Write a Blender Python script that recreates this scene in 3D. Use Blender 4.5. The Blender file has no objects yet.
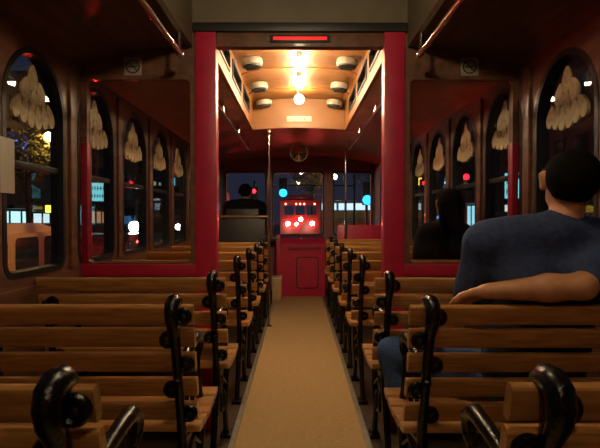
import bpy, bmesh, math, random
import numpy as np
from mathutils import Vector, Matrix
random.seed(7)
R = math.radians
PI = math.pi
scene = bpy.context.scene
COL = scene.collection

# ------------------------------------------------------------------ camera, world, exposure
cam_d = bpy.data.cameras.new('camera')
cam_d.lens = 30.0; cam_d.sensor_width = 36.0; cam_d.clip_start = 0.05; cam_d.clip_end = 400
cam = bpy.data.objects.new('camera', cam_d); COL.objects.link(cam)
cam.location = (-0.012, 0, 1.2); cam.rotation_euler = (R(90 - 0.8), 0, R(-0.23))
scene.camera = cam
vs = scene.view_settings
vs.view_transform = 'Standard'; vs.look = 'None'; vs.gamma = 1; vs.use_curve_mapping = False
vs.exposure = 0.0
W = bpy.data.worlds.new('night_sky'); scene.world = W; W.use_nodes = True
wn = W.node_tree; wn.nodes.clear()
bg = wn.nodes.new('ShaderNodeBackground'); wo = wn.nodes.new('ShaderNodeOutputWorld')
bg.inputs['Color'].default_value = (0.016, 0.018, 0.036, 1); bg.inputs['Strength'].default_value = 1.0
wn.links.new(bg.outputs[0], wo.inputs[0])
LAMP_FRONT = 280.0      # emission of the three bare bulbs ahead
LAMP_REAR = 270.0       # emission of the bulbs over the rear benches
BRAKE = 420.0

# ------------------------------------------------------------------ materials
MATS = {}
def mat(name, col, rough=0.5, metal=0.0, spec=0.5, var=0.0, scale=30, stretch=(1, 1, 1), bump=0.0,
        emit=None, estr=0.0, coat=0.0, rnd=0.0, col2=None):
    if name in MATS: return MATS[name]
    m = bpy.data.materials.new(name); m.use_nodes = True
    nt = m.node_tree; b = nt.nodes['Principled BSDF']
    b.inputs['Base Color'].default_value = (*col, 1); b.inputs['Roughness'].default_value = rough
    b.inputs['Metallic'].default_value = metal; b.inputs['Specular IOR Level'].default_value = spec
    b.inputs['Coat Weight'].default_value = coat; b.inputs['Coat Roughness'].default_value = 0.12
    tc = nt.nodes.new('ShaderNodeTexCoord'); mp = nt.nodes.new('ShaderNodeMapping')
    mp.inputs['Scale'].default_value = stretch
    nz = nt.nodes.new('ShaderNodeTexNoise'); nz.inputs['Scale'].default_value = scale; nz.inputs['Detail'].default_value = 5
    nt.links.new(tc.outputs['Object'], mp.inputs[0]); nt.links.new(mp.outputs[0], nz.inputs['Vector'])
    if rnd:
        oi = nt.nodes.new('ShaderNodeObjectInfo'); cx = nt.nodes.new('ShaderNodeCombineXYZ')
        ml = nt.nodes.new('ShaderNodeMath'); ml.operation = 'MULTIPLY'; ml.inputs[1].default_value = 13
        nt.links.new(oi.outputs['Random'], ml.inputs[0])
        for k in range(3): nt.links.new(ml.outputs[0], cx.inputs[k])
        nt.links.new(cx.outputs[0], mp.inputs['Location'])
    if var or col2:
        cr = nt.nodes.new('ShaderNodeValToRGB')
        lo = col2 if col2 else tuple(c * (1 - var) for c in col)
        cr.color_ramp.elements[0].color = (*lo, 1); cr.color_ramp.elements[0].position = .32
        cr.color_ramp.elements[1].color = (*[min(1, c * (1 + var * .4)) for c in col], 1); cr.color_ramp.elements[1].position = .68
        nt.links.new(nz.outputs['Fac'], cr.inputs[0])
        out = cr.outputs[0]
        if rnd:
            hs = nt.nodes.new('ShaderNodeHueSaturation'); mr = nt.nodes.new('ShaderNodeMapRange')
            mr.inputs['To Min'].default_value = 1 - rnd; mr.inputs['To Max'].default_value = 1 + rnd
            nt.links.new(oi.outputs['Random'], mr.inputs[0]); nt.links.new(mr.outputs[0], hs.inputs['Value'])
            nt.links.new(out, hs.inputs['Color']); out = hs.outputs[0]
        nt.links.new(out, b.inputs['Base Color'])
    if bump:
        bp = nt.nodes.new('ShaderNodeBump'); bp.inputs['Strength'].default_value = bump; bp.inputs['Distance'].default_value = .01
        nt.links.new(nz.outputs['Fac'], bp.inputs['Height']); nt.links.new(bp.outputs[0], b.inputs['Normal'])
    if emit:
        b.inputs['Emission Color'].default_value = (*emit, 1); b.inputs['Emission Strength'].default_value = estr
    MATS[name] = m
    return m
def glass_mat(name, tint, refl):
    m = bpy.data.materials.new(name); m.use_nodes = True; nt = m.node_tree; nt.nodes.clear()
    o = nt.nodes.new('ShaderNodeOutputMaterial'); mx = nt.nodes.new('ShaderNodeMixShader')
    t = nt.nodes.new('ShaderNodeBsdfTransparent'); t.inputs[0].default_value = (*tint, 1)
    g = nt.nodes.new('ShaderNodeBsdfGlossy'); g.inputs['Roughness'].default_value = .02
    lw = nt.nodes.new('ShaderNodeLayerWeight'); pw = nt.nodes.new('ShaderNodeMath'); pw.operation = 'POWER'; pw.inputs[1].default_value = 4
    ma = nt.nodes.new('ShaderNodeMath'); ma.operation = 'MULTIPLY_ADD'; ma.inputs[1].default_value = .55; ma.inputs[2].default_value = refl
    nt.links.new(lw.outputs['Facing'], pw.inputs[0]); nt.links.new(pw.outputs[0], ma.inputs[0]); nt.links.new(ma.outputs[0], mx.inputs[0]); nt.links.new(t.outputs[0], mx.inputs[1]); nt.links.new(g.outputs[0], mx.inputs[2])
    nt.links.new(mx.outputs[0], o.inputs[0]); MATS[name] = m
    return m
def emis(name, col, s): return mat(name, tuple(c * .5 for c in col), .5, emit=col, estr=s)

SLAT = mat('varnished_oak', (.56, .27, .08), .36, coat=.35, scale=7, stretch=(1.2, 14, 14), bump=.12, rnd=.16, col2=(.33, .145, .04))
IRON = mat('black_cast_iron', (.003, .003, .0035), .24, spec=.45, scale=90, bump=.3, coat=.15)
BOLT = mat('dull_steel_bolt', (.05, .045, .04), .4, metal=.9)
REDP = mat('red_paint', (.50, .010, .055), .42, coat=.2, var=.12, scale=12)
REDD = mat('dark_red_paint', (.30, .006, .03), .45, var=.2, scale=8)
PANEL = mat('brown_wood_panel', (.19, .08, .042), .5, scale=3, stretch=(8, 1, 8), col2=(.10, .042, .022), coat=.2, bump=.05)
CEIL = mat('brown_ceiling_board', (.13, .05, .03), .5, scale=4, stretch=(9, 1, 1), col2=(.05, .018, .012), coat=.15)
MAROON = mat('maroon_ceiling_paint', (.42, .17, .14), .45, scale=6, var=.25, coat=.2)
HONEY = mat('honey_wood_ceiling', (.27, .105, .024), .5, scale=3, stretch=(1, 8, 1), col2=(.18, .066, .014))
CREAM = mat('cream_paint', (.155, .13, .085), .6, var=.1, scale=10)
RUB = mat('black_rubber_seal', (.006, .006, .006), .5, var=.3)
PETAL = mat('cream_petal_glass', (.52, .41, .22), .6, var=.3, scale=40)
CHROME = mat('chrome', (.65, .6, .55), .14, metal=1.0, var=.05)
CARP = mat('ochre_ribbed_carpet', (.60, .42, .21), .95, spec=.1, scale=130, stretch=(.25, 1.4, 1), col2=(.44, .305, .15), bump=.9)
SIDEF = mat('dark_brown_floor', (.06, .035, .02), .8, var=.4, scale=20)
EDGE = mat('grey_metal_edge', (.30, .28, .24), .45, metal=.5, var=.2)
GLASS = glass_mat('window_glass', (.88, .92, .90), .02)
GLASSP = glass_mat('partition_glass', (.80, .78, .78), .03)
WSG = glass_mat('windshield_glass', (.94, .96, .94), .015)
BULB = emis('warm_bulb', (1.0, .76, .45), LAMP_FRONT)
BULBR = emis('warm_bulb_rear', (1.0, .76, .45), LAMP_REAR)
BULBB = emis('warm_bulb_back', (1.0, .76, .45), LAMP_REAR*.7)
SKIN = mat('tanned_skin', (.60, .28, .14), .5, var=.15, scale=25, bump=.05)
SKIND = mat('skin', (.30, .14, .08), .5, var=.15, scale=25)
SHIRT = mat('blue_grey_cotton', (.045, .066, .155), .9, spec=.2, var=.25, scale=60, bump=.3)
JEANS = mat('blue_denim', (.07, .13, .32), .85, spec=.2, var=.4, scale=140, bump=.3)
HAIR = mat('dark_hair', (.005, .0035, .002), .9, spec=.1, var=.4, scale=120, bump=.5)
BLACKC = mat('black_cloth', (.006, .006, .008), .9, spec=.2, var=.3)
SHOE = mat('dark_leather', (.012, .01, .01), .5, var=.3)
PAPER = mat('off_white_paper', (.5, .45, .36), .7, var=.06)
DARKP = mat('dark_plastic', (.012, .011, .012), .45, var=.2)

# ------------------------------------------------------------------ mesh helpers
def link(name, me, m=None, parent=None):
    o = bpy.data.objects.new(name, me); COL.objects.link(o)
    if m:
        for mm in (m if isinstance(m, (list, tuple)) else [m]): me.materials.append(mm)
    if parent: o.parent = parent
    return o
class MB:
    def __init__(s): s.bm = bmesh.new()
    def box(s, x0, x1, y0, y1, z0, z1, bev=0.0):
        b2 = bmesh.new()
        v = [b2.verts.new((x, y, z)) for x in (x0, x1) for y in (y0, y1) for z in (z0, z1)]
        for f in ((0,1,3,2),(4,6,7,5),(0,4,5,1),(2,3,7,6),(0,2,6,4),(1,5,7,3)): b2.faces.new([v[i] for i in f])
        if bev: bmesh.ops.bevel(b2, geom=list(b2.edges), offset=bev, segments=2, affect='EDGES', profile=.6)
        return s.merge(b2)
    def merge(s, b2, M=None):
        if M is not None: bmesh.ops.transform(b2, matrix=M, verts=list(b2.verts))
        me = bpy.data.meshes.new('tmp'); b2.to_mesh(me); b2.free(); s.bm.from_mesh(me); bpy.data.meshes.remove(me)
        return s
    def tube(s, pts, rad, seg=10, flat=1.0, closed=False):
        pts = [Vector(p) for p in pts]; n = len(pts)
        rs = rad if isinstance(rad, (list, tuple)) else [rad] * n
        rings = []; up = None
        for i, p in enumerate(pts):
            a = pts[(i - 1) % n] if (closed or i) else p; b = pts[(i + 1) % n] if (closed or i < n - 1) else p
            t = (b - a).normalized()
            if up is None:
                up = Vector((1, 0, 0)) if abs(t.x) < .9 else Vector((0, 0, 1))
            u = (up - t * up.dot(t)).normalized(); w = t.cross(u); up = u
            rings.append([s.bm.verts.new(p + u * math.cos(2*PI*k/seg) * rs[i] * flat + w * math.sin(2*PI*k/seg) * rs[i]) for k in range(seg)])
        for i in range(n if closed else n - 1):
            a, b = rings[i], rings[(i + 1) % n]
            for k in range(seg): s.bm.faces.new((a[k], a[(k+1) % seg], b[(k+1) % seg], b[k]))
        if not closed: s.bm.faces.new(rings[0][::-1]); s.bm.faces.new(rings[-1])
        return s
    def lathe(s, prof, c=(0, 0, 0), axis='Z', seg=20):
        rings = []
        for r, h in prof:
            ring = []
            for k in range(seg):
                a = 2*PI*k/seg; x, y = r*math.cos(a), r*math.sin(a)
                p = {'Z': (x, y, h), 'Y': (x, h, y), 'X': (h, x, y)}[axis]
                ring.append(s.bm.verts.new((p[0]+c[0], p[1]+c[1], p[2]+c[2])))
            rings.append(ring)
        for a, b in zip(rings, rings[1:]):
            for k in range(seg): s.bm.faces.new((a[k], a[(k+1) % seg], b[(k+1) % seg], b[k]))
        s.bm.faces.new(rings[0][::-1]); s.bm.faces.new(rings[-1])
        return s
    def prism(s, prof, lo, hi, axis='X'):
        def P(a, b, t): return {'X': (t, a, b), 'Y': (a, t, b), 'Z': (a, b, t)}[axis]
        A = [s.bm.verts.new(P(a, b, lo)) for a, b in prof]; B = [s.bm.verts.new(P(a, b, hi)) for a, b in prof]
        n = len(prof)
        for k in range(n): s.bm.faces.new((A[k], A[(k+1) % n], B[(k+1) % n], B[k]))
        s.bm.faces.new(A[::-1]); s.bm.faces.new(B)
        return s
    def build(s, name, m=None, parent=None, smooth=True, ang=40):
        bmesh.ops.recalc_face_normals(s.bm, faces=list(s.bm.faces))
        me = bpy.data.meshes.new(name); s.bm.to_mesh(me); s.bm.free()
        if smooth:
            me.polygons.foreach_set('use_smooth', [True] * len(me.polygons))
            try: me.set_sharp_from_angle(angle=R(ang))
            except Exception: pass
        return link(name, me, m, parent)
def box(name, x0, x1, y0, y1, z0, z1, m, parent=None, bev=0.004):
    return MB().box(x0, x1, y0, y1, z0, z1, bev).build(name, m, parent)
def flat(outer, holes, depth, mapping):
    """closed outline with holes, extruded; mapping: 'YZ' (extruded along X) or 'XZ' (along Y)"""
    cu = bpy.data.curves.new('c', 'CURVE'); cu.dimensions = '2D'; cu.fill_mode = 'BOTH'; cu.extrude = depth / 2
    for ring in [outer] + holes:
        sp = cu.splines.new('POLY'); sp.points.add(len(ring) - 1); sp.use_cyclic_u = True
        for i, (a, b) in enumerate(ring): sp.points[i].co = (a, b, 0, 1)
    o = bpy.data.objects.new('c', cu); COL.objects.link(o)
    dg = bpy.context.evaluated_depsgraph_get(); dg.update()
    me = bpy.data.meshes.new_from_object(o.evaluated_get(dg)); me.materials.clear()
    bpy.data.objects.remove(o); bpy.data.curves.remove(cu)
    M = Matrix(((0,0,1,0),(1,0,0,0),(0,1,0,0),(0,0,0,1))) if mapping == 'YZ' else Matrix(((1,0,0,0),(0,0,-1,0),(0,1,0,0),(0,0,0,1)))
    me.transform(M)
    return me
def thing(name, label, cat, loc=(0, 0, 0), rz=0, group=None):
    o = bpy.data.objects.new(name, None); COL.objects.link(o); o.empty_display_size = .1
    o.location = loc; o.rotation_euler = (0, 0, rz); o['label'] = label; o['category'] = cat
    if group: o['group'] = group
    return o
def tag(o, label, cat, group=None):
    o['label'] = label; o['category'] = cat
    if group: o['group'] = group
    return o
def struct(o): o['kind'] = 'structure'; return o
def sempty(name, loc=(0, 0, 0)):
    o = bpy.data.objects.new(name, None); COL.objects.link(o); o.location = loc; o['kind'] = 'structure'; return o
def copy_tree(o, parent=None):
    c = o.copy(); COL.objects.link(c)
    if parent: c.parent = parent
    for ch in list(o.children): copy_tree(ch, c)
    return c
def rect(a0, a1, b0, b1, r=0.0, n=6):
    if not r: return [(a0, b0), (a1, b0), (a1, b1), (a0, b1)]
    out = []
    for cx, cy, s in ((a1-r, b0+r, -90), (a1-r, b1-r, 0), (a0+r, b1-r, 90), (a0+r, b0+r, 180)):
        for k in range(n + 1):
            t = R(s + 90*k/n); out.append((cx + r*math.cos(t), cy + r*math.sin(t)))
    return out
def arch(c, w, z0, z1, r=.08, inset=0.0):
    h = w/2 - inset; z0 += inset; z1 -= inset; zs = z1 - h*1.05; out = []
    rr = max(.01, r - inset)
    for cx, s in ((c+h-rr, -90),):
        for k in range(7): t = R(s + 15*k); out.append((cx + rr*math.cos(t), z0 + rr + rr*math.sin(t)))
    for k in range(25):
        t = R(180*k/24); out.append((c + h*math.cos(t), zs + h*1.05*math.sin(t)))
    for k in range(7):
        t = R(180 + 15*k); out.append((c-h+rr + rr*math.cos(t), z0 + rr + rr*math.sin(t)))
    return out

# ------------------------------------------------------------------ measures of the bus
HW = 1.26; Y0, Y1 = -1.3, 8.2; YP = 2.85; CE = 5.5; ZC = 2.16
# floor, carpet
struct(box('floor', -HW-.03, HW+.03, Y0, Y1, -.06, 0, SIDEF, bev=0))
tag(box('aisle_carpet', -.345, .345, Y0+.1, 7.5, .0005, .008, CARP, bev=.003),
    'long ochre ribbed carpet runner down the centre aisle', 'carpet')
for i, sx in enumerate((-1, 1)):
    struct(box('trim_%d' % (i+1), sx*.36-.014, sx*.36+.014, Y0+.1, 7.5, .0005, .014, EDGE))
# side walls with arched window openings
WIN = [2.345 + .705*k for k in range(-4, 8)]
ZB, ZT, WW = .93, 1.98, .56
nwin = 0
protoW = None
def petals_mesh():
    """cream overlapping petals hanging fan-wise in the head of the arch (thin glass pieces on the pane)"""
    mb = MB()
    pet = [(0, 1.845, .13, .085, 0), (-.075, 1.785, .12, .08, -.35), (.075, 1.785, .12, .08, .35), (0, 1.745, .10, .07, 0)]
    for y, a in ((-.165, -.55), (-.10, -.3), (-.034, -.1), (.034, .1), (.10, .3), (.165, .55)): pet.append((y, 1.665 + abs(y)*.18, .125, .062, a))
    for j, (y, z, L, w, a) in enumerate(pet):
        pts = []
        for k in range(18):
            t = 2*PI*k/18
            u = w*.56*math.cos(t)*(1 - .38*math.sin(t)); v = L*.48*math.sin(t)
            pts.append((y + u*math.cos(a) + v*-math.sin(a), z + u*math.sin(a) + v*math.cos(a)))
        mb.prism([(a_*.86, b_) for a_, b_ in pts], -.004, .003 + .0009*j, 'X')
    return mb
def make_window(name, side, y):
    global protoW
    if protoW is None:
        r = sempty(name)
        me = flat(arch(0, WW, ZB, ZT), [arch(0, WW, ZB, ZT, inset=.028)], .066, 'YZ'); link('window_frame', me, RUB, r)
        MB().box(-.012, .012, -WW/2+.03, WW/2-.03, 1.42, 1.45, .004).build('sash_bar', RUB, r)
        me = flat(arch(0, WW, ZB, ZT, inset=.03), [], .005, 'YZ'); link('glass_pane', me, GLASS, r)
        p = petals_mesh().build('petal_glass', PETAL, r); p.location.x = .012
        protoW = r
    else:
        r = copy_tree(protoW); r.name = name
    r.location = (side*(HW+.0), y, 0)
    if side > 0:
        r.rotation_euler = (0, 0, PI)
    return r
for side, nm in ((-1, 'left'), (1, 'right')):
    me = flat(rect(Y0, Y1, 0, 2.03), [arch(y, WW, ZB, ZT) for y in WIN], .06, 'YZ')
    o = struct(link('wall_' + nm, me, PANEL)); o.location.x = side*(HW+.0)
    for y in WIN:
        nwin += 1
        make_window('window_%d' % nwin, side, y)
    # sill / chair rail and pilasters between windows
    struct(box('trim_%s_sill' % nm, side*1.233-.006, side*1.233+.006, Y0, Y1-.6, .845, .885, PANEL))
    for k in range(len(WIN)-1):
        yc = (WIN[k]+WIN[k+1])/2
        if abs(yc-YP) < .1: continue
        struct(box('trim_%s_pilaster_%d' % (nm, k+1), side*1.222-.008, side*1.222+.008, yc-.035, yc+.035, .93, 2.0, PANEL))
# side ceilings (coved), rear with wider opening than front
def cove(x_in, y0, y1, side, m, name):
    prof = [(1.285, 1.98), (1.25, 2.03), (1.18, 2.07), (1.05, 2.10), (.85, 2.135), (x_in, ZC), (x_in, ZC+.03), (1.29, ZC+.03)]
    struct(MB().prism([(side*a, b) for a, b in prof], y0, y1, 'Y').build(name, m))
for side, nm in ((-1, 'left'), (1, 'right')):
    cove(.61, Y0, YP, side, CEIL, 'ceiling_%s_rear' % nm)
    cove(.51, YP, CE, side, MAROON, 'ceiling_%s_front' % nm)
prof = [(-1.285, 1.98), (-1.25, 2.03), (-1.18, 2.07), (-1.05, 2.10), (-.85, 2.135), (-.4, 2.165), (0, 2.18), (.4, 2.165), (.85, 2.135), (1.05, 2.10), (1.18, 2.07), (1.25, 2.03), (1.285, 1.98), (1.29, 2.22), (-1.29, 2.22)]
struct(MB().prism(prof, CE+.02, Y1, 'Y').build('ceiling_cab', MAROON))
# clerestory
def clerestory(x, y0, y1, m, name, zs=2.42, zc=2.50):
    mb = MB()
    pts = [(x*math.cos(t), zs + (zc-zs)*math.sin(t)) for t in [PI*k/16 for k in range(17)]]
    pts2 = [(a*1.06, b+.04) for a, b in reversed(pts)]
    mb.prism(pts + pts2, y0, y1, 'Y')
    struct(mb.build(name, m))
clerestory(.62, Y0, YP+.02, CREAM, 'ceiling_clerestory_rear')
clerestory(.52, YP+.03, CE, HONEY, 'ceiling_clerestory_front')
n = 0
for side, nm in ((-1, 'left'), (1, 'right')):
    for x, y0, y1, mm, sec in ((.62, Y0, YP, CREAM, 'rear'), (.52, YP+.03, CE, HONEY, 'front')):
        ys = np.arange(y0 + .45, y1 - .2, .72)
        holes = [rect(y-.29, y+.29, 2.245, 2.385, .02, 3) for y in ys]
        me = flat(rect(y0, y1, ZC-.005, 2.44), holes, .03, 'YZ')
        o = struct(link('wall_clerestory_%s_%s' % (nm, sec), me, mm)); o.location.x = side*x
        for y in ys:
            nwin += 1
            w = sempty('window_%d' % nwin, (side*x, y, 0))
            me = flat(rect(-.295, .295, 2.24, 2.39, .02, 3), [rect(-.27, .27, 2.262, 2.368, .02, 3)], .045, 'YZ'); link('window_frame', me, DARKP, w)
            me = flat(rect(-.28, .28, 2.25, 2.38), [], .004, 'YZ'); link('glass_pane', me, GLASS, w)
# honey ribs across the front clerestory
for i, y in enumerate((3.0, 3.7, 4.37, 5.05)):
    mb = MB(); pts = [(.515*math.cos(t), 2.412 + .08*math.sin(t)) for t in [PI*k/16 for k in range(17)]]
    mb.prism(pts + [(a, b+.02) for a, b in reversed(pts)], y-.018, y+.018, 'Y')
    struct(mb.build('trim_ceiling_rib_%d' % (i+1), HONEY))
# end wall of the clerestory with arched lower edge
low = [(-.51 + 1.02*k/12, ZC + .02*math.sin(PI*k/12)) for k in range(13)]
struct(MB().prism(low + [(.53, 2.53), (-.53, 2.53)], CE, CE+.03, 'Y').build('wall_clerestory_end', HONEY))
# rear wall and roof end caps
struct(box('wall_rear', -HW-.03, HW+.03, Y0-.05, Y0, 0, 2.55, PANEL, bev=0))
# ------------------------------------------------------------------ partition
PW, PH = 1.97, .943
for side, nm in ((-1, 'left'), (1, 'right')):
    xa, xb = sorted((side*.587, side*1.232))
    struct(box('wall_partition_%s_lower' % nm, xa, xb, YP-.02, YP+.02, 0, .85, PANEL))
    hp = [(.587, 2.0), (1.232, 2.0), (1.232, 2.04), (1.18, 2.069), (1.05, 2.099), (.85, 2.134), (.63, 2.158), (.625, 2.29), (.587, 2.29)]
    struct(MB().prism([(side*a, b) for a, b in hp], YP-.022, YP+.022, 'Y').build('wall_partition_%s_header' % nm, PANEL))
    w = sempty('window_%d' % (nwin+1)); nwin += 1
    me = flat(rect(xa, xb, .85, 1.998), [rect(xa+.032, xb-.032, .943, 1.975, .03)], .05, 'XZ')
    fr = link('window_frame', me, PANEL, w); fr.location.y = YP
    box('red_bottom_rail', xa, xb, YP-.034, YP+.034, .868, .935, REDP, w)
    box('red_side_rail', *sorted((side*1.196, side*1.232)), YP-.032, YP+.032, .936, 1.62, REDD, w)
    me = flat(rect(xa+.02, xb-.02, .93, 1.985), [], .006, 'XZ'); gp = link('glass_pane', me, GLASSP, w); gp.location.y = YP
    struct(box('trim_partition_post_%s' % nm, *sorted((side*.47, side*.587)), YP-.045, YP+.045, 0, 2.235, REDP, bev=.008))
struct(box('trim_partition_header', -.47, .47, YP-.03, YP+.03, 2.155, 2.235, PANEL))
struct(box('trim_partition_beam', -.60, .60, YP-.05, YP+.03, 2.236, 2.285, DARKP))
struct(box('wall_clerestory_partition', -.61, .61, YP-.025, YP+.01, 2.285, 2.52, CREAM))
# glowing strip that imitates a red reflection on the doorway header
t = thing('reflection_strip', 'narrow glowing red strip imitating a reflection on the beam above the partition doorway', 'reflection', (0, YP-.032, 2.197))
box('housing', -.17, .17, -.012, 0, -.018, .018, DARKP, t)  # dark backing of the imitated reflection
box('reflection_glow', -.15, .15, -.016, -.0121, -.008, .010, emis('red_reflection', (1, .02, .02), .9), t, bev=.002)
# ------------------------------------------------------------------ front of the bus
wsh = [rect(-1.2, -.53, .90, 1.94, .05), rect(-.43, .41, .90, 1.94, .06), rect(.56, 1.2, .90, 1.94, .05)]
me = flat(rect(-HW-.03, HW+.03, 0, 2.2), wsh, .09, 'XZ'); o = struct(link('wall_front', me, mat('dark_maroon_front', (.30, .09, .10), .4, var=.2))); o.location.y = Y1
for k, (a0, a1) in enumerate(((-1.2, -.53), (-.43, .41), (.56, 1.2))):
    nwin += 1; w = sempty('window_%d' % nwin, (0, Y1, 0))
    me = flat(rect(a0-.005, a1+.005, .895, 1.945, .06), [rect(a0+.02, a1-.02, .92, 1.92, .05)], .11, 'XZ'); link('window_frame', me, RUB, w)
    me = flat(rect(a0+.01, a1-.01, .91, 1.93), [], .006, 'XZ'); link('glass_pane', me, WSG, w)
# dashboard / red engine cover
t = thing('engine_cover', 'red painted engine cover box with hatch at the aisle head', 'engine cover', (0.03, 7.55, 0))
MB().prism([(0, 0), (0, .80), (.06, .87), (.58, .89), (.58, 0)], -.30, .37, 'X').build('body', REDP, t)
me = flat(rect(-.07, .27, .12, .60, .05), [rect(-.055, .255, .135, .585, .04)], .012, 'XZ'); o = link('hatch_seam', me, RUB, t); o.location.y = -.004
me = flat(rect(-.055, .255, .135, .585, .04), [], .016, 'XZ'); h = link('hatch', me, REDP, t); h.location.y = -.008
MB().lathe([(.022, 0), (.022, -.02), (.012, -.03)], (0.0, -.016, .42), 'Y').build('latch', CHROME, h)
box('side_column', -.375, -.305, .02, .55, 0, .93, REDP, t)
MB().box(-.20, .30, -.006, .0, .70, .76, .002).build('vent_plate', REDD, t)
# instrument ledge under the windshields
t = thing('dashboard', 'dark dashboard ledge below the windshields', 'dashboard', (0, 8.0, 0))
box('ledge', -1.2, -.35, -.10, .14, .80, .89, DARKP, t, .02)
box('ledge', .46, 1.2, -.15, .14, .80, .88, DARKP, t, .02)
# red panel right, driver screen left
t = thing('modesty_panel', 'red padded panel beside the right stanchion in front of the front bench', 'panel', (.84, 6.95, 0))
box('panel', -.31, .31, -.02, .02, .12, 1.09, REDP, t, .015)
box('leg', -.29, -.25, -.015, .015, 0, .119, CHROME, t); box('leg', .25, .29, -.015, .015, 0, .119, CHROME, t)
t = thing('driver_barrier', 'dark barrier panel with a brass-coloured top rail behind the driver', 'barrier', (-.83, 6.6, 0))
box('panel', -.38, .38, -.015, .015, .06, 1.17, DARKP, t)
MB().tube([(-.40, 0, 1.205), (.43, 0, 1.205)], .02).build('top_rail', mat('brass_rail', (.42, .28, .16), .3, metal=.8), t)
for sx in (-.40, .42): MB().tube([(sx, 0, 0), (sx, 0, 1.72)], .014).build('post', CHROME, t)
# wooden box at the aisle
t = thing('wooden_box', 'small tan wooden box with pale edges beside the aisle before the red cover', 'box', (-.315, 7.1, 0))
box('body', -.065, .065, 0, .3, .008, .32, mat('tan_plywood', (.50, .33, .17), .6, var=.15, scale=12), t)
box('lid', -.07, .07, -.01, .31, .321, .336, mat('pale_edge', (.75, .62, .42), .5, var=.1), t)
# stanchions
t = thing('stanchion', 'chrome stanchion pole with ball joint left of the aisle head', 'pole', (-.325, 5.45, 0))
MB().tube([(0, 0, 0), (0, 0, 2.15)], .014, 12).build('pole', CHROME, t)
MB().lathe([(.004, 2.085), (.022, 2.095), (.029, 2.12), (.022, 2.145), (.012, 2.158)]).build('ball_joint', CHROME, t)
MB().lathe([(.035, 0), (.035, .01), (.018, .02)]).build('flange', CHROME, t)
t = thing('stanchion', 'chrome stanchion pole at the left end of the red panel', 'pole', (.635, 6.8, 0))
MB().tube([(0, 0, 0), (0, 0, 2.13)], .016, 12).build('pole', CHROME, t)
MB().lathe([(.038, 0), (.038, .01), (.018, .02)]).build('flange', CHROME, t)
# convex mirror
t = thing('convex_mirror', 'round convex mirror hanging from the ceiling above the aisle head', 'mirror', (0, 6.5, 2.035))
MB().lathe([(.001, -.045), (.05, -.038), (.085, -.022), (.108, 0), (.108, .004)], axis='Y', seg=32).build('mirror_face', mat('mirror', (.6, .58, .55), .03, metal=1), t)
MB().lathe([(.110, -.004), (.118, 0), (.118, .02), (.05, .035), (.01, .04)], axis='Y', seg=32).build('rim', mat('mirror_rim', (.35, .27, .22), .4, metal=.6), t)
MB().tube([(0, .035, 0), (0, .05, .08), (0, .05, .13)], .008).build('arm', CHROME, t)
# sign plate on the clerestory end
t = thing('sign_plate', 'small pale sign plate with worn lettering on the honey wood end panel', 'sign', (.0, CE-.004, 2.275))
box('plate', -.135, .135, -.006, 0, -.028, .028, mat('pale_plate', (.75, .60, .38), .5, var=.08), t, .003)
mb = MB(); x = -.118; LM = mat('worn_lettering', (.16, .06, .03), .6)
while x < .11:                      # worn, illegible characters
    w = random.choice((.010, .014, .016)); mb.box(x, x+.0035, -.0085, -.0065, -.014, .014)
    mb.box(x, x+w, -.0085, -.0065, random.choice((-.014, -.002, .010)), random.choice((.0135, .014)))if random.random() < .3 else mb.box(x, x+w, -.0085, -.0065, .010, .014)
    if random.random() < .5: mb.box(x+w-.003, x+w, -.0085, -.0065, -.014, .0135)
    x += w + random.choice((.007, .007, .02))
mb.build('lettering', LM, t)

# ------------------------------------------------------------------ lamps, vents
def bulb(y, z, m, label):
    t = thing('ceiling_lamp', label, 'lamp', (0, y, z), group='bare bulbs along the clerestory')
    MB().lathe([(.045, .11), (.045, .10), (.022, .09), (.022, .03)]).build('socket', CREAM, t)
    b = bmesh.new(); bmesh.ops.create_uvsphere(b, u_segments=20, v_segments=12, radius=.047)
    MB().merge(b).build('bulb', m, t)
    return t
bulb(3.88, 2.385, BULB, 'bare glowing ceiling bulb, uppermost and nearest of the three in the honey ceiling')
bulb(4.42, 2.385, BULB, 'bare glowing ceiling bulb, middle one of the three in the honey ceiling')
bulb(5.05, 2.385, BULB, 'bare glowing ceiling bulb, farthest of the three, above the sign plate')
bulb(3.25, 2.385, BULBR, 'bare ceiling bulb just beyond the partition beam')
bulb(1.35, 2.36, BULBR, 'bare ceiling bulb over the rear benches, ahead of the camera')
bulb(-.6, 2.36, BULBB, 'bare ceiling bulb over the rear seats, behind the camera')
VC = mat('vent_cream', (.30, .27, .21), .45, var=.1); VG = mat('vent_grille', (.02, .016, .012), .5, var=.2)
pv = None
for j, (sx, sn) in enumerate(((-1, 'left'), (1, 'right'))):
    for y, yn in ((3.97, 'nearest'), (4.69, 'middle'), (5.37, 'farthest'), (3.36, 'hidden')):
        if yn == 'hidden': continue
        if pv is None:
            pv = thing('air_vent', '', 'vent', group='round ceiling vents')
            MB().lathe([(.078, .04), (.085, .03), (.085, .0), (.082, -.010), (.074, -.014)], seg=28).build('housing', VC, pv)
            mb = MB().lathe([(.073, -.0145), (.070, -.024), (.01, -.026)], seg=28)
            for k in range(5): mb.box(-.05, .05, -.044+.02*k, -.040+.02*k, -.032, -.0262)
            mb.build('grille', VG, pv); v = pv
        else: v = copy_tree(pv)
        v['label'] = 'round cream ceiling vent with dark grille, %s in the row %s of the bulbs' % (yn, sn)
        v.location = (sx*.375, y, 2.405)
        v.rotation_euler = (0, sx*R(-7)*-1, 0)
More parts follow.
